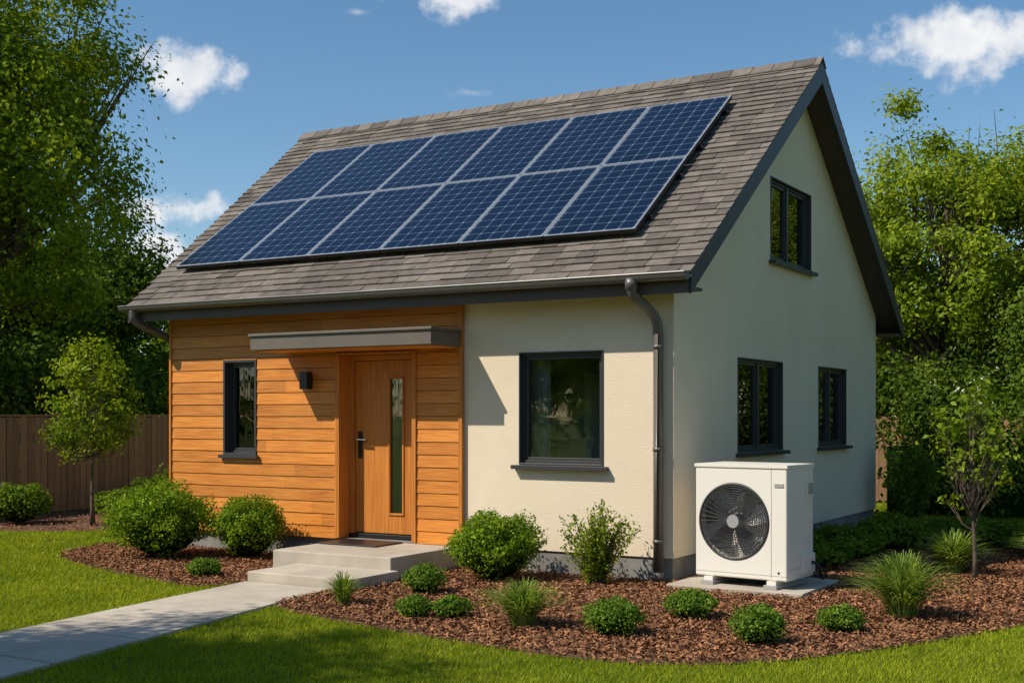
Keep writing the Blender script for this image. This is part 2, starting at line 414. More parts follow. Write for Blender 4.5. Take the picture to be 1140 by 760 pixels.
# roof
def rp(s, h, side):
    y = EY+s*ca-h*sa; z = EZ+s*sa+h*ca
    if side: y = 2*RY-y
    return y, z
b = MB()
for side in (0, 1):
    p = [rp(0, 0, side), rp(SL, 0, side)]
    lo = [(p[0][0], p[0][1]-0.12), (p[1][0], p[1][1]-0.12)]
    vs = []
    for (y, zz), s in zip((p[0], p[1], lo[1], lo[0]), (0, SL, SL, 0)): vs.append((XL(s), y, zz))
    for y, zz in (p[0], p[1], lo[1], lo[0]): vs.append((XR, y, zz))
    b.add(vs, [(0, 1, 2, 3), (7, 6, 5, 4), (0, 4, 5, 1), (1, 5, 6, 2), (2, 6, 7, 3), (3, 7, 4, 0)], M['soffit'])
b.obj('roof_deck', house)
b = MB()
rs = random.Random(3)
for side in (0, 1):
    exp = 0.142; s = -0.02
    while s < SL-0.03:
        s1 = min(s+exp+0.02, SL+0.01); x = XL(s)-rs.uniform(0, .2)
        while x < XR+0.03:
            w = rs.uniform(0.20, 0.36); xe = min(x+w, XR+0.035)
            if XR+0.035-xe < .06: xe = XR+0.035
            xs = max(x, XL(s)-0.035)
            if xe-xs > .02:
                hl = 0.026+rs.uniform(-.004, .007); ds = rs.uniform(-.008, .008)
                pts = []
                for hh0, hh1 in ((0.001, 0.001), (hl, 0.010)):
                    for (xx, ss, hh) in ((xs+.003, s+ds, hh0), (xe-.003, s+ds, hh0), (xe-.003, s1, hh1), (xs+.003, s1, hh1)):
                        y, zz = rp(ss, hh, side); pts.append((xx, y, zz))
                b.hexa(pts, M['shingle'])
            x = xe
            if xe >= XR+0.034: break
        s += exp
x = XL(SL)-.03
while x < XR+.03:
    xe = min(x+0.30, XR+.04)
    for side in (0, 1):
        y0, z0_ = rp(SL-.14, .028, side); y1, z1_ = RY, RZ+.055
        b.hexa([(x, y0, z0_), (xe, y0, z0_+.008), (xe, y1, z1_+.008), (x, y1, z1_), (x, y0, z0_+.012), (xe, y0, z0_+.022), (xe, y1, z1_+.024), (x, y1, z1_+.014)], M['shingle'])
    x += 0.27
b.obj('roof_shingles', house)
b = MB()
for side in (0, 1):
    p0 = rp(0, 0, side); p1 = (RY, RZ+0.01)
    q = [p0, p1, (RY, p1[1]-.255), (p0[0], p0[1]-.205)]
    b.prism_x(q, XR+.001, XR+.03, M['charcoal'])
    vs = []
    for off in (-.03, -.001):
        for (y, zz), s in zip(q, (0, SL, SL, 0)): vs.append((XL(s)+off, y, zz))
    b.add(vs, [(0, 1, 2, 3), (7, 6, 5, 4), (0, 4, 5, 1), (1, 5, 6, 2), (2, 6, 7, 3), (3, 7, 4, 0)], M['charcoal'])
b.obj('barge_boards', house)
b = MB()
b.box(XL(0)+.002, XR-.002, EY+.005, -0.001, 2.842, 2.872, M['soffit'])
b.box(XL(0)+.002, XR-.002, EY-.022, EY-.001, 2.80, 2.985, M['soffit'])
b.box(XL(0)+.002, XR-.002, D+.002, 2*RY-EY-.005, 2.842, 2.872, M['soffit'])
b.obj('eaves_soffit', house)
b = MB(); gx0_, gx1_ = XL(0)-.04, XR+.02; rr = 0.062; gy, gz = EY-.09, 2.985
prof = [(gy+rr*math.cos(t), gz+rr*1.15*math.sin(t)) for t in [math.pi+math.pi*k/10 for k in range(11)]]
inner = [(gy+(rr-.006)*math.cos(t), gz+(rr*1.15-.006)*math.sin(t)) for t in [2*math.pi-math.pi*k/10 for k in range(11)]]
b.prism_x(prof+inner, gx0_, gx1_, M['gutter'])
b.prism_x(prof, gx0_-.006, gx0_-.001, M['gutter']); b.prism_x(prof, gx1_+.001, gx1_+.006, M['gutter'])
b.tube([(gx0_, gy-rr, gz+.002), (gx1_, gy-rr, gz+.002)], 0.009, 8, M['gutter'])
for k in range(11):
    x = gx0_+.3+k*.7
    b.box(x, x+.025, gy-rr-.004, gy+rr+.01, gz+.001, gz+.008, M['gutter'])
b.obj('gutter', house)
b = MB(); dr = 0.050
def bend(pts, it=3):
    for _ in range(it):
        q = [pts[0]]
        for i in range(len(pts)-1):
            a, c = Vector(pts[i]), Vector(pts[i+1]); q += [a*.75+c*.25, a*.25+c*.75]
        q.append(pts[-1]); pts = q
    return pts
b.tube(bend([(-.25, gy, 2.93), (-.25, gy, 2.80), (-.14, -.10, 2.62), (-.13, -.075, 2.45)], 3)+[(-.13, -.075, 0.10)], dr, 14, M['gutter'])
b.tube([(-.25, gy, 2.955), (-.25, gy, 2.85)], dr+.012, 14, M['gutter'])
for zz in (2.3, 1.3, .4):
    b.tube([(-.13, -.075, zz), (-.13, -.075, zz+.035)], dr+.007, 14, M['gutter'])
    b.box(-.145, -.115, -.035, -.001, zz+.005, zz+.03, M['gutter'])
b.tube([(-.13, -.075, .12), (-.13, -.075, .02)], dr+.012, 14, M['gutter'])
b.tube(bend([(-6.98, gy, 2.93), (-6.98, gy, 2.78), (-6.84, 0.06, 2.62), (-6.83, 0.12, 2.45)], 3)+[(-6.83, 0.12, 0.05)], dr, 12, M['gutter'])
b.obj('downspouts', house, smooth=True)

lamp = empty('wall_lamp', (-4.53, -0.036, 2.05))
b = MB()
b.box(-.045, .045, -.02, -.001, -.07, .07, M['black'])
b.box(-.055, .055, -.12, -.021, -.10, .10, M['black'])
b.box(-.04, .04, -.105, -.035, -.106, -.101, M['lampglass'])
b.obj('housing', lamp, bevel=.006)

# ------------------------------------------------------------------ solar panels
pme = None
rail = MB()
for s in (0.75+.35, 0.75+1.32, .75+1.69+.35, .75+1.69+1.32):
    y0, z0_ = rp(s, .03, 0); y1, z1_ = rp(s+.04, .075, 0)
    ya, za = rp(s+.04, .03, 0); yb, zb = rp(s, .075, 0)
    rail.prism_x([(y0, z0_), (ya, za), (y1, z1_), (yb, zb)], -6.95, -.47, M['black'])
rail.obj('panel_mounting_rail', house)
for c in range(6):
    for r in range(2):
        if pme is None:
            b = MB(); fwid = .016; th = .04
            b.box(.012, PW-.012, .012, PH-.012, .004, th-.003, M['pv'])
            b.box(0, fwid-.002, 0, PH, 0, th, M['alu']); b.box(PW-fwid+.002, PW, 0, PH, 0, th, M['alu'])
            b.box(fwid-.001, PW-fwid+.001, 0, fwid-.002, 0, th-.0005, M['alu']); b.box(fwid-.001, PW-fwid+.001, PH-fwid+.002, PH, 0, th-.0005, M['alu'])
            b.box(-.0015, PW+.0015, -.003, -.0005, -.005, th-.006, M['black'])
            b.box(PW+.0006, PW+.003, 0, PH, -.005, th-.006, M['black'])
            o = b.obj('solar_panel'); pme = o.data
        else:
            o = link(bpy.data.objects.new('solar_panel', pme))
        s = .75+r*1.69; y, zz = rp(s, .085, 0)
        o.location = (-.5-(c+1)*1.067+.007, y, zz); o.rotation_euler = (ang, 0, 0)

# ------------------------------------------------------------------ heat pump
hp = empty('heat_pump_outdoor_unit', (.30, -.175, 0.06), math.radians(-6))
HW, HD, HB, HT = .93, .60, .075, 1.115
b = MB(); b.box(0, HW, 0, HD, HB, HT, M['white']); body = b.obj('casing', hp)
cxx, czz, cr = .398, .60, .352
c = MB()
ring = [(cxx+cr*math.cos(2*math.pi*k/64), czz+cr*math.sin(2*math.pi*k/64)) for k in range(64)]
vs = [(x, -.1, z) for x, z in ring]+[(x, .16, z) for x, z in ring]
c.add(vs, [tuple(range(64)), tuple(range(127, 63, -1))]+[(i, i+64, (i+1) % 64+64, (i+1) % 64) for i in range(64)], M['grille'])
co = c.obj('cutter'); co.parent = hp
bpy.context.view_layer.update()
boolean_cut(body, [co])
bv = body.modifiers.new('bevel', 'BEVEL'); bv.width = .014; bv.segments = 3; bv.limit_method = 'ANGLE'; bv.angle_limit = math.radians(50)
b = MB()
def circ(r, y, n=56): return [(cxx+r*math.cos(2*math.pi*k/n), y, czz+r*math.sin(2*math.pi*k/n)) for k in range(n)]
b.tube(circ(cr-.004, -.004), .010, 6, M['grille'], closed=True)
for k in range(13):
    r = .060+k*.0225
    b.tube(circ(r, -.012+.006*(r/.33)), .0036, 5, M['grille'], closed=True)
for k in range(40):
    a = 2*math.pi*k/40; a2 = a+.18
    b.tube([(cxx+.055*math.cos(a), -.016, czz+.055*math.sin(a)), (cxx+cr*math.cos(a2), -.006, czz+cr*math.sin(a2))], .0030, 5, M['grille'], cap=False)
b.obj('fan_grille', hp, smooth=True)
b = MB()
b.tube([(cxx, -.022, czz), (cxx, -.008, czz)], [.060, .066], 28, M['hub'])
b.tube([(cxx, .03, czz), (cxx, .11, czz)], [.06, .07], 24, M['fan'])
for k in range(5):
    a0 = 2*math.pi*k/5
    vs = []; n = 8
    for i in range(n+1):
        t = i/n; r = .06+t*(cr-.075); sw = .35*t
        for j, (da, yy) in enumerate(((-.30-.05*t, .03), (.05, .07), (.40+.05*t, .11))):
            a = a0+da+sw
            vs.append((cxx+r*math.cos(a), yy, czz+r*math.sin(a)))
    fs = []
    for i in range(n):
        for j in range(2): fs.append((3*i+j, 3*i+j+1, 3*i+j+4, 3*i+j+3))
    b.add(vs, fs, M['fan'])
b.obj('fan', hp, smooth=False, fixn=False)
b = MB()
b.box(cxx-cr+.01, cxx+cr-.01, .161, .165, czz-cr+.01, czz+cr-.01, M['grille'])
b.obj('coil_back', hp)
b = MB()
b.box(-.008, HW+.008, -.010, HD+.008, HT-.012, HT+.018, M['white'])
b.box(.775, .779, -.0025, -.0005, HB+.02, HT-.02, M['hub'])
b.box(.0, HW, -.003, -.0008, HB+.045, HB+.048, M['hub'])
b.box(HW+.0005, HW+.003, .02, HD-.02, HB+.10, HB+.103, M['hub'])
b.box(HW+.0005, HW+.02, .42, .56, .84, .97, M['white'])
for k in range(6): b.box(HW+.0205, HW+.0235, .435, .545, .853+k*.018, .861+k*.018, M['grille'])
b.box(HW+.0005, HW+.035, .30, .56, .12, .30, M['white'])
b.box(.81, .90, -.006, -.0005, .93, .965, M['hub'])
b.box(.84, .86, -.004, -.0005, .14, .16, M['grille'])
b.obj('trim', hp, bevel=.004)
b = MB()
for x in (.08, .72):
    b.box(x, x+.13, -.05, HD+.05, 0.002, .035, M['hub'])
    b.box(x+.02, x+.11, -.02, HD+.02, .0355, .072, M['white'])
b.box(.05, HW-.05, .05, HD-.05, .0725, .0745, M['grille'])
b.obj('feet', hp, bevel=.006)
b = MB()
b.tube(bend([(HW+.02, .48, .22), (HW+.10, .5, .2), (HW+.10, .56, .05), (HW+.05, .75, .05), (.6, .95, .05), (.2, 1.1, .3), (-.16, 1.1, .35)], 3), .016, 8, M['black'])
b.obj('refrigerant_pipe', hp, smooth=True)
b = MB()
b.prism_z([(.10, -.42), (1.42, -.42), (1.42, .72), (.10, .72)], -.02, .06, M['concrete'])
b.obj('concrete_pad', bevel=.008)

# ------------------------------------------------------------------ steps and path
b = MB()
b.box(-3.97, -2.45, -1.31, -.058, -.02, .245, M['concrete'])
b.box(-3.62, -2.35, -2.08, -1.313, -.02, .125, M['concrete'])
b.obj('porch_steps', bevel=.012)
b = MB(); b.box(-3.93, -3.15, -.62, -.12, .247, .262, M['black']); b.obj('door_mat', bevel=.004)
b = MB()
def lerp(a, c, t): return (a[0]+(c[0]-a[0])*t, a[1]+(c[1]-a[1])*t)
La, Lb, Ra, Rb = (-3.62, -2.09), (-2.62, -9.5), (-2.58, -2.09), (-1.25, -9.5)
nsl = 8
for k in range(nsl):
    t0, t1 = k/nsl+.0020, (k+1)/nsl-.0020
    b.prism_z([lerp(La, Lb, t0), lerp(La, Lb, t1), lerp(Ra, Rb, t1), lerp(Ra, Rb, t0)], -.03, .03, M['concrete'])
b.obj('garden_path', bevel=.005)
path_poly = [La, Lb, Rb, Ra]

# ------------------------------------------------------------------ ground, beds
b = MB()
b.add([(-400, -400, 0), (400, -400, 0), (400, 400, 0), (-400, 400, 0)], [(0, 1, 2, 3)], M['ground']); b.obj('ground')
main_bed = chaikin([(-2.50, -2.15), (-2.5, -2.95), (-2.14, -3.25), (-.955, -3.54), (0, -3.73), (.934, -3.865), (1.65, -3.72), (2.29, -3.07), (2.87, -1.95), (3.33, -.88), (4.0, 1.5), (3.8, 4.2), (2.5, 6.5), (1.2, 8.5), (-1, 8.5), (-1, 1), (-2.4, 1), (-2.4, -1.3)])
left_bed = chaikin([(-3.72, -1.3), (-3.68, -2.62), (-4.46, -2.4), (-6.08, -1.95), (-7.4, -1.3), (-7.7, 0), (-7.5, 3.5), (-6.2, 3.5), (-6.2, .6), (-4.0, .6)])
fence_bed = chaikin([(-12.45, -4), (-11.6, -4), (-11.2, 0), (-9.3, .7), (-9.0, 2.2), (-10.5, 3.4), (-11.3, 6), (-11.3, 12), (-12.45, 12)])
for poly in (main_bed, left_bed, fence_bed):
    b = MB(); b.prism_z(poly, -.02, .012, M['mulch']); o = b.obj('mulch_bed')
    P = np.array(poly); lo, hi = P.min(0), P.max(0); area = (hi-lo).prod()
    n = int(area*(2300 if poly is not fence_bed else 250)); pts = R.uniform(lo-.05, hi+.05, (n, 2)); jit = pts+R.normal(size=(n, 2))*.035; pts = pts[in_poly(jit, poly)]
    ins = (pts[:, 0] > -W) & (pts[:, 0] < 0) & (pts[:, 1] > 0) & (pts[:, 1] < D); pts = pts[~ins]
    if poly is main_bed: pts = pts[pts[:, 1] < 5]
    n = len(pts); C = np.concatenate([pts, R.uniform(.014, .045, (n, 1))], 1)
    V = leaf_quads(C, .042, bias=np.array([0, 0, 1.0]), biasw=1.3, aspect=.40)
    np_mesh('wood_chips', V, M['chips'], o)

camx, camy = 4.846, -11.339
dv = np.array([-.5075, .8616]); rv = np.array([.8616, .5075])
def blades(n, d0, d1, hmul):
    dep = R.uniform(d0, d1, n); lat = R.uniform(-.56, .52, n)*dep
    P = np.array([camx, camy])+dep[:, None]*dv+lat[:, None]*rv
    Q = P+R.normal(size=P.shape)*.02
    bad = in_poly(Q, main_bed) | in_poly(Q, left_bed) | in_poly(P, path_poly) | in_poly(Q, fence_bed)
    bad |= (P[:, 0] > -W) & (P[:, 0] < 0) & (P[:, 1] > 0) & (P[:, 1] < D)
    bad |= (P[:, 0] > -4.0) & (P[:, 0] < -2.35) & (P[:, 1] > -2.1) & (P[:, 1] < 0)
    bad |= P[:, 0] < -12.5
    P = P[~bad]; dep = dep[~bad]; n = len(P)
    h = R.uniform(.018, .045, n)*hmul; w = .0034*np.maximum(dep/7, .8)
    a = R.uniform(0, 2*np.pi, n); side = np.stack([np.cos(a), np.sin(a), 0*a], 1)*w[:, None]
    a2 = R.uniform(0, 2*np.pi, n); lean = np.stack([np.cos(a2), np.sin(a2), 0*a2], 1)*(h*R.uniform(.2, 1.1, n))[:, None]
    B = np.concatenate([P, np.full((n, 1), -.002)], 1)
    top = B+lean+np.stack([0*h, 0*h, h], 1)
    return np.stack([B-side, B+side, top], 1)
V = np.concatenate([blades(220000, 5.0, 11, 1.0), blades(115000, 11, 14.5, 1.0), blades(110000, 14.5, 19, 1.0), blades(90000, 19, 27, 1.05)])
np_mesh('lawn_grass', V, M['grass'], None, k=3)

# ------------------------------------------------------------------ plants
def shrub(name, x, y, r, h, mat, n, leaf=.032, lobes=.12):
    e = empty(name, (x, y, 0))
    d = unit(R.normal(size=(n, 3))); d[:, 2] = np.abs(d[:, 2])*np.where(R.uniform(size=n) < .82, 1, -.6)
    ph = R.uniform(0, 6, 6)
    lob = 1+lobes*(np.sin(d[:, 0]*5+ph[0])*np.sin(d[:, 1]*5+ph[1])+.7*np.sin(d[:, 2]*7+ph[2])*np.sin(d[:, 0]*8+ph[3])+.5*np.sin(d[:, 1]*13+ph[4])*np.sin(d[:, 2]*12+ph[5]))
    rad = lob*R.uniform(.72, 1.02, n)+np.where(R.uniform(size=n) < .06, R.uniform(0, .16, n), 0)
    sc = np.array([r, r, h*.56])
    C = d*rad[:, None]*sc+np.array([0, 0, h*.46]); C[:, 2] = np.maximum(C[:, 2], .02)
    np_mesh('foliage', leaf_quads(C, leaf, bias=d, biasw=.9, aspect=.6), mat, e)
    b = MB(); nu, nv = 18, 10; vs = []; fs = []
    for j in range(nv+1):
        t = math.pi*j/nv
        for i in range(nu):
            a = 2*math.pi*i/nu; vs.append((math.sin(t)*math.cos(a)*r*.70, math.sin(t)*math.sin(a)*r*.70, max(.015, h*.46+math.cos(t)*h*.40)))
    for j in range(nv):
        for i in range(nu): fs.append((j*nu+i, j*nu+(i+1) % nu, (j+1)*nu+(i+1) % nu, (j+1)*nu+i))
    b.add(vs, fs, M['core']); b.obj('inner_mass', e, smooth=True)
    return e
LS, LB = M['leaf_shrub'], M['leaf_box']
shrub('round_shrub', -5.92, -.99, .60, .82, LS, 13000, .036, .17)
shrub('round_shrub', -5.02, -.52, .42, .70, LS, 8000, .034, .17)
shrub('round_shrub', -1.60, -.72, .47, .66, LS, 10000, .033, .17)
shrub('boxwood_shrub', -4.29, -1.98, .18, .20, LB, 1700, .024)
shrub('boxwood_shrub', -1.68, -1.84, .20, .28, LB, 2300, .024)
shrub('boxwood_shrub', -.97, -3.02, .155, .19, LB, 1600, .023)
shrub('boxwood_shrub', -.70, -2.88, .165, .19, LB, 1600, .023)
shrub('boxwood_shrub', .777, -2.95, .225, .29, LB, 2800, .024)
shrub('boxwood_shrub', .96, -1.90, .215, .24, LB, 2600, .024)
shrub('boxwood_shrub', 1.826, -2.74, .205, .29, LB, 2800, .024)
shrub('boxwood_shrub', 2.194, -1.94, .18, .21, LB, 2100, .024)
shrub('garden_shrub', -11.2, 1.2, .50, .60, M['leaf_mid'], 3500, .055)
shrub('garden_shrub', -10.8, 2.9, .5, .45, M['leaf_mid'], 3000, .055)
shrub('garden_shrub', -11.5, 4.2, .5, .55, M['leaf_mid'], 3000, .055)
shrub('garden_shrub', -7.5, .9, .45, .95, M['leaf_mid'], 3500, .05)
shrub('garden_shrub', -8.4, 2.2, .45, .45, M['leaf_mid'], 2600, .05)
shrub('low_groundcover', .75, 2.0, .42, .28, M['leaf_mid'], 1800, .055, .2)
shrub('low_groundcover', .85, 3.0, .50, .36, M['leaf_mid'], 2200, .06, .2)
shrub('low_groundcover', 1.1, 4.3, .55, .40, M['leaf_mid'], 2200, .06, .2)
shrub('low_groundcover', 1.9, 5.0, .6, .36, M['leaf_mid'], 2200, .06, .2)
shrub('low_groundcover', 3.0, 4.4, .7, .4, M['leaf_mid'], 2200, .06, .2)

def grass_clump(name, x, y, r, h, n, w=.007):
    e = empty(name, (x, y, 0)); quads = []
    a = R.uniform(0, 2*np.pi, n); rad = r*R.uniform(.15, 1.05, n); hh = h*R.uniform(.6, 1.08, n)*(1.08-.35*rad/r)
    base = np.stack([np.cos(a)*.06*r/.3*R.uniform(0, 1, n), np.sin(a)*.06*r/.3*R.uniform(0, 1, n), 0*a], 1)
    out = np.stack([np.cos(a), np.sin(a), 0*a], 1); side = np.stack([-np.sin(a), np.cos(a), 0*a], 1)
    def pt(t): return base+out*(rad*t**1.6)[:, None]+np.stack([0*a, 0*a, hh*(1.55*t-.75*t**2.4)/.8], 1)
    ts = [0, .3, .55, .78, 1.0]; ws = [.8, 1, .85, .55, .05]
    for i in range(4):
        p, q = pt(ts[i]), pt(ts[i+1])
        quads.append(np.stack([p-side*w*ws[i], p+side*w*ws[i], q+side*w*ws[i+1], q-side*w*ws[i+1]], 1))
    np_mesh('blades', np.concatenate(quads), M['blade'], e)
grass_clump('ornamental_grass', -1.90, -2.76, .22, .29, 280, .005)
grass_clump('ornamental_grass', 0.0, -2.95, .40, .37, 620, .005)
grass_clump('ornamental_grass', 2.43, -1.03, .50, .52, 850, .0055)
grass_clump('ornamental_grass', 2.2, 2.1, .45, .45, 500, .008)
grass_clump('ornamental_grass', 3.0, 3.2, .45, .45, 400, .008)

def sprig_shrub(name, x, y, r, h, stems, mat, leaf=.05):
    e = empty(name, (x, y, 0)); b = MB(); C = []
    for i in range(stems):
        a = R.uniform(0, 6.28); rr = r*R.uniform(.1, 1); hh = h*R.uniform(.6, 1)*(1-.25*rr/r)
        p0 = Vector((math.cos(a)*.04, math.sin(a)*.04, 0)); p1 = Vector((math.cos(a)*rr*.5, math.sin(a)*rr*.5, hh*.6)); p2 = Vector((math.cos(a)*rr, math.sin(a)*rr, hh))
        b.tube([p0, p1, p2], [.006, .004, .002], 5, M['bark'], cap=False)
        for t in np.linspace(.12, 1, 30):
            p = (p0*(1-t)+p1*t)*(1-t)+(p1*(1-t)+p2*t)*t
            for _ in range(3): C.append(np.array(p)+R.normal(size=3)*.028)
    b.obj('stems', e); C = np.array(C)
    np_mesh('foliage', leaf_quads(C, leaf, bias=np.array([0, 0, 1.]), biasw=.5, aspect=.45), mat, e)
sprig_shrub('loose_shrub', -.58, -.52, .42, .84, 46, M['leaf_light'], .044)
sprig_shrub('loose_shrub', .62, 7.3, .5, 1.5, 50, M['leaf_mid'], .07)

def tree(name, x, y, h, cz, rad, ncl, per, leaf, mat, trunk_r=.15, spread=.30, shell=.35, limbs=16, seed=1, lean=(0, 0), flat=.75, split=None):
    rng = np.random.default_rng(seed)
    e = empty(name, (x, y, 0))
    d = unit(rng.normal(size=(ncl, 3))); rr = rng.uniform(shell, 1, ncl)**.7
    ctr = np.array([lean[0], lean[1], cz])
    C = ctr+d*rr[:, None]*np.array(rad)*rng.uniform(.75, 1.12, (ncl, 1))
    sp = spread*np.mean(rad)*rng.uniform(.5, 1.2, ncl)
    L = []; Bi = []
    for i in range(ncl):
        k = int(per*rng.uniform(.5, 1.4)); g = rng.normal(size=(k, 3))*.5
        L.append(C[i]+g*sp[i]*np.array([1, 1, flat])); Bi.append(unit(g)*.9+d[i]*.5+np.array([0, 0, .45]))
    L = np.concatenate(L); Bi = np.concatenate(Bi); ok = L[:, 2] > .15
    np_mesh('foliage', leaf_quads(L[ok], leaf, bias=Bi[ok], biasw=.9, aspect=.6), mat, e)
    b = MB(); top = Vector((lean[0], lean[1], cz+rad[2]*.55)); th = split or cz-rad[2]*.8
    n = 9; tp = []; tr = []
    for i in range(n):
        t = i/(n-1); p = Vector((top.x*t**1.4+rng.normal()*.02*h*.15, top.y*t**1.4+rng.normal()*.02*h*.15, top.z*t)); tp.append(p); tr.append(trunk_r*(1-.86*t)*(1.25 if i == 0 else 1))
    b.tube(tp, tr, 10, M['bark'])
    idx = rng.permutation(ncl)[:limbs]
    for i in idx:
        tgt = Vector(C[i]); zz = min(max(th, tgt.z*.62-.05*h), top.z*.9); t = zz/top.z
        j = min(int(t*(n-1)), n-2); f = t*(n-1)-j; s0 = tp[j]*(1-f)+tp[j+1]*f; r0 = (tr[j]*(1-f)+tr[j+1]*f)*.6
        mid = s0*.5+tgt*.5+Vector((rng.normal(), rng.normal(), rng.normal()*.5))*.025*h
        mid.z -= .03*h
        b.tube([s0, s0*.6+mid*.4, mid, mid*.4+tgt*.6, tgt], [r0, r0*.8, r0*.6, r0*.4, r0*.15], 6, M['bark'], cap=False)
        for _ in range(3):
            t2 = tgt+Vector(rng.normal(size=3))*float(np.mean(rad))*.13
            b.tube([mid, mid*.4+t2*.6, t2], [r0*.4, r0*.25, r0*.08], 5, M['bark'], cap=False)
    b.obj('trunk', e, smooth=True, fixn=False)
    return e
def clone(src, name, x, y, rz, sc):
    e = empty(name, (x, y, 0), rz); e.scale = (sc, sc, sc)
    for c in src.children:
        o = link(bpy.data.objects.new(c.name.split('.')[0], c.data)); o.parent = e
    return e
t1 = tree('deciduous_tree', -16.2, 4.3, 11, 7.5, (3.2, 3.2, 4.0), 150, 430, .118, M['leaf_light'], .26, .23, seed=11, limbs=30)
t2 = tree('deciduous_tree', -.6, 15.8, 8.6, 5.1, (2.9, 2.6, 3.3), 140, 400, .105, M['leaf_light'], .2, .21, seed=21, limbs=40, shell=.3)
t3 = tree('garden_tree', -21.3, 11.0, 7.5, 4.3, (2.5, 2.5, 2.8), 90, 480, .14, M['leaf_dark'], .2, .32, seed=31)
tree('young_tree', -10.04, 1.59, 3.0, 1.85, (.72, .72, 1.02), 70, 90, .066, M['leaf_light'], .035, .26, seed=41, limbs=20)
tree('sapling', 2.5, 1.64, 2.1, 1.42, (.46, .46, .72), 50, 18, .07, M['leaf_light'], .024, .28, seed=51, limbs=32, shell=.3, split=.5)
clone(t3, 'garden_tree', -22, 6, 2.3, 1.1)
clone(t3, 'garden_tree', -18.4, 6.6, 3.3, .76)
clone(t3, 'garden_tree', -16.0, 1.0, 4.0, .8)
clone(t2, 'deciduous_tree', 6.5, 19.5, 2.2, 1.05)
clone(t2, 'deciduous_tree', 3.2, 15.2, 4.2, .80)
clone(t3, 'garden_tree', 1.9, 14.4, 2.0, .66)
clone(t3, 'garden_tree', 3.5, 20.5, .4, .9)
clone(t3, 'garden_tree', -3.5, 21, 1.4, .75)
clone(t3, 'garden_tree', 10, 14, 1.4, .9)
clone(t2, 'deciduous_tree', -5.1, -10.3, .7, .92)
clone(t1, 'deciduous_tree', -10, -18, 1.7, .8)
clone(t3, 'garden_tree', -15, -23, 1.7, 1.1)
clone(t3, 'garden_tree', -5, -24, .2, 1.1)
clone(t3, 'garden_tree', 3, -26, 3.2, 1.1)
clone(t1, 'deciduous_tree', 20, 10, 1.1, .8)

def hedge(name, x0, x1, y0, y1, h, n, leaf, mat, seed=1):
    rng = np.random.default_rng(seed); e = empty(name)
    k = max(6, int((abs(x1-x0)+abs(y1-y0))*2.2)); cs = np.stack([rng.uniform(x0, x1, k), rng.uniform(y0, y1, k), rng.uniform(.3, .8, k)*h], 1)
    rr = rng.uniform(.5, 1.1, k)*h*.38
    i = rng.integers(0, k, n); d = unit(rng.normal(size=(n, 3)))
    P = cs[i]+d*(rr[i]*rng.uniform(.6, 1.05, n))[:, None]; ok = P[:, 2] > .02; P = P[ok]
    low = np.stack([rng.uniform(x0, x1, n//5), rng.uniform(y0, y1, n//5), rng.uniform(0, h*.5, n//5)], 1)
    Bi = np.concatenate([d[ok]+np.array([0, 0, .4]), np.tile([0, 0, 1.], (len(low), 1))])
    np_mesh('foliage', leaf_quads(np.concatenate([P, low]), leaf, bias=Bi, biasw=.9, aspect=.65), mat, e)
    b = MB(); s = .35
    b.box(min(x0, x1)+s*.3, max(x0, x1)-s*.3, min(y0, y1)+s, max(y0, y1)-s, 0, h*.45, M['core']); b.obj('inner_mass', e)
hedge('hedge', -.5, 9, 9.6, 11.2, 2.5, 34000, .095, M['leaf_dark'], 3)
hedge('hedge', -15.3, -13.9, -3, 15, 3.2, 36000, .12, M['leaf_dark'], 4)
hedge('hedge', -14, 14, -30, -28, 4.5, 12000, .4, M['leaf_dark'], 5)

fence = empty('wooden_fence'); b = MB(); fr = random.Random(5)
y = -4.5
while y < 12.4:
    w = .135; z1 = 1.62+fr.uniform(-.008, .008)
    b.box(-12.52, -12.50+fr.uniform(-.004, .004), y, y+w-.010, .03, z1, M['fence']); y += w
x = -12.5
while x < 12:
    b.box(x, x+.127, 12.48, 12.50, .03, 1.62+fr.uniform(-.008, .008), M['fence']); x += .135
for zz in (.35, 1.3):
    b.box(-12.56, -12.525, -4.5, 12.4, zz, zz+.08, M['fence']); b.box(-12.5, 12, 12.505, 12.54, zz, zz+.08, M['fence'])
b.box(-12.535, -12.485, -4.5, 12.45, 1.632, 1.66, M['fence'])
b.obj('pickets', fence)
b = MB(); yy = -4.5
while yy < 12.5: b.box(-12.64, -12.561, yy, yy+.1, 0, 1.7, M['fence']); yy += 2.1
b.obj('posts', fence)

n = 32000; k = 210; rng = np.random.default_rng(77)
th = rng.uniform(0, 2*np.pi, k); rr = rng.uniform(55, 85, k); hh = rng.uniform(2.5, 5.0, k)
i = rng.integers(0, k, n); d = unit(rng.normal(size=(n, 3)))
P = np.stack([np.cos(th[i])*rr[i], np.sin(th[i])*rr[i], hh[i]], 1)+d*np.stack([hh[i]*.95, hh[i]*.95, hh[i]*.9], 1)*rng.uniform(.6, 1.05, n)[:, None]
ok = P[:, 2] > 0
np_mesh('distant_trees', leaf_quads(P[ok], .8, bias=d[ok], biasw=.9, aspect=.7), M['leaf_mid'])

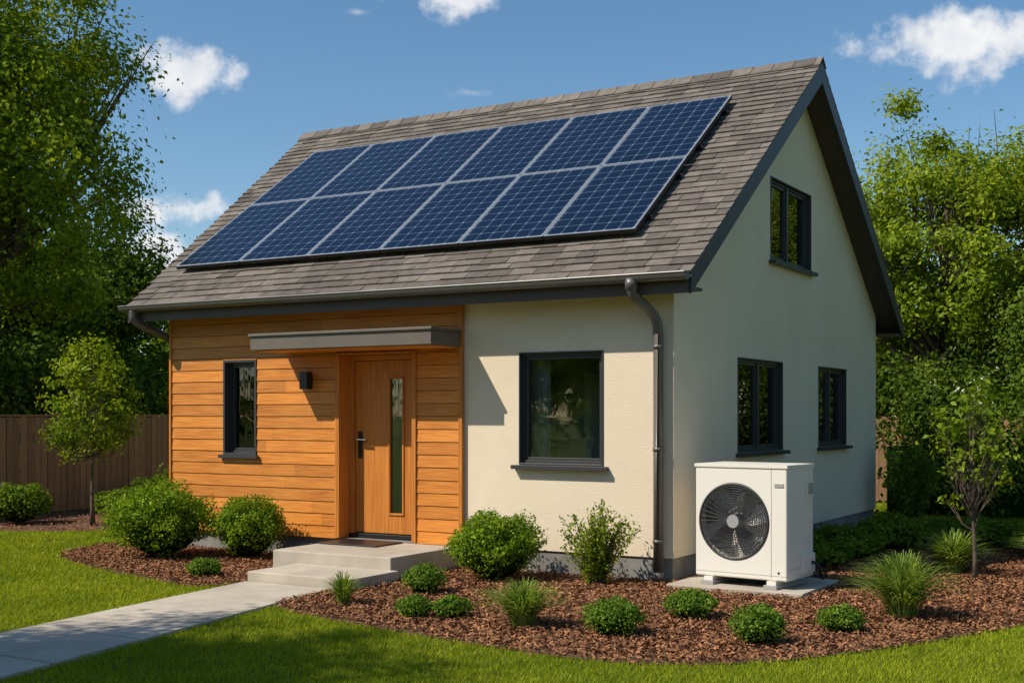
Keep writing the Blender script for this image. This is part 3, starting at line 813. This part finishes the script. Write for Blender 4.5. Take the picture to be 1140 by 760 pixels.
# ------------------------------------------------------------------ sky, sun
SD = Vector((-.88, -1.06, 1.45))
EL = math.degrees(math.atan2(SD.z, math.hypot(SD.x, SD.y))); AZ = math.degrees(math.atan2(SD.x, SD.y)) % 360
w = bpy.data.worlds.new('World'); scene.world = w; w.use_nodes = True
nt = w.node_tree
for n_ in list(nt.nodes): nt.nodes.remove(n_)
out = nt.nodes.new('ShaderNodeOutputWorld'); bg = nt.nodes.new('ShaderNodeBackground')
sky = nt.nodes.new('ShaderNodeTexSky'); sky.sky_type = 'NISHITA'; sky.sun_disc = False
sky.sun_elevation = math.radians(EL); sky.sun_rotation = math.radians(AZ)
sky.air_density = 1.0; sky.dust_density = .4; sky.ozone_density = 1.5; sky.altitude = 200
hs = nt.nodes.new('ShaderNodeHueSaturation'); hs.inputs['Saturation'].default_value = 1.20; hs.inputs['Hue'].default_value = .495
nt.links.new(sky.outputs[0], hs.inputs['Color'])
tc = nt.nodes.new('ShaderNodeTexCoord')
no = nt.nodes.new('ShaderNodeTexNoise'); no.inputs['Scale'].default_value = 24; no.inputs['Detail'].default_value = 9; no.inputs['Roughness'].default_value = .58
nt.links.new(tc.outputs['Generated'], no.inputs['Vector'])
nn = math_n(nt, 'SUBTRACT', no.outputs['Fac'], .5)
total = None
clouds = [(-14.6, 14.4, .040, .025, 1.2), (-2.9, 18.6, .054, .019, 1.2), (20.4, 15.7, .085, .032, 1.3), (-14.9, 9.0, .044, .016, 1.3), (-15.9, 7.0, .036, .022, 1.3), (-1.8, 14.4, .018, .006, .5), (-7, 17.7, .012, .004, .5), (40, 14, .09, .03, 1), (-50, 16, .1, .03, 1), (-35, 12, .07, .02, 1), (150, 25, .25, .06, .9), (200, 20, .2, .05, .9)]
for az, el, a, bb, st in clouds:
    A = math.radians(-30.5+az); E = math.radians(el)
    c = (math.sin(A)*math.cos(E), math.cos(A)*math.cos(E), math.sin(E)); rt = (math.cos(A), -math.sin(A), 0); up = (-math.sin(A)*math.sin(E), -math.cos(A)*math.sin(E), math.cos(E))
    def dot(v):
        n_ = nt.nodes.new('ShaderNodeVectorMath'); n_.operation = 'DOT_PRODUCT'; n_.inputs[1].default_value = v
        nt.links.new(tc.outputs['Generated'], n_.inputs[0]); return n_.outputs['Value']
    dx = math_n(nt, 'MULTIPLY', dot(rt), 1/a); dy = math_n(nt, 'MULTIPLY', dot(up), 1/bb)
    ln = math_n(nt, 'SQRT', math_n(nt, 'ADD', math_n(nt, 'MULTIPLY', dx, dx), math_n(nt, 'MULTIPLY', dy, dy)))
    f = math_n(nt, 'SUBTRACT', .95, ln); f = math_n(nt, 'MULTIPLY_ADD', nn, 3.0, f)
    f = math_n(nt, 'MULTIPLY', f, 1.0*st, clamp=True)
    fc = math_n(nt, 'GREATER_THAN', dot(c), .3); f = math_n(nt, 'MULTIPLY', f, fc)
    total = f if total is None else math_n(nt, 'MAXIMUM', total, f)
sm = nt.nodes.new('ShaderNodeMapRange'); sm.interpolation_type = 'SMOOTHSTEP'; nt.links.new(total, sm.inputs['Value']); sm.inputs['From Max'].default_value = .9
no2 = nt.nodes.new('ShaderNodeTexNoise'); no2.inputs['Scale'].default_value = 45; no2.inputs['Detail'].default_value = 4
nt.links.new(tc.outputs['Generated'], no2.inputs['Vector'])
cc = mixc(nt, no2.outputs['Fac'], (4.6, 5.1, 5.9), (8.8, 8.7, 8.5))
col = mixc(nt, sm.outputs[0], hs.outputs[0], cc)
nt.links.new(col, bg.inputs['Color']); bg.inputs['Strength'].default_value = .122
nt.links.new(bg.outputs[0], out.inputs[0])

sd = bpy.data.lights.new('sun', 'SUN'); sd.energy = 5.0; sd.angle = math.radians(.5); sd.color = (1, .93, .81)
so = link(bpy.data.objects.new('sun', sd))
so.rotation_euler = SD.to_track_quat('Z', 'Y').to_euler()

cam = bpy.data.cameras.new('camera'); co = link(bpy.data.objects.new('camera', cam))
co.location = (camx, camy, 1.65); co.rotation_euler = (math.radians(90), 0, math.radians(30.5))
cam.lens = 44.02; cam.sensor_width = 36; cam.shift_y = .0719; cam.clip_end = 2000; cam.clip_start = .1
scene.camera = co
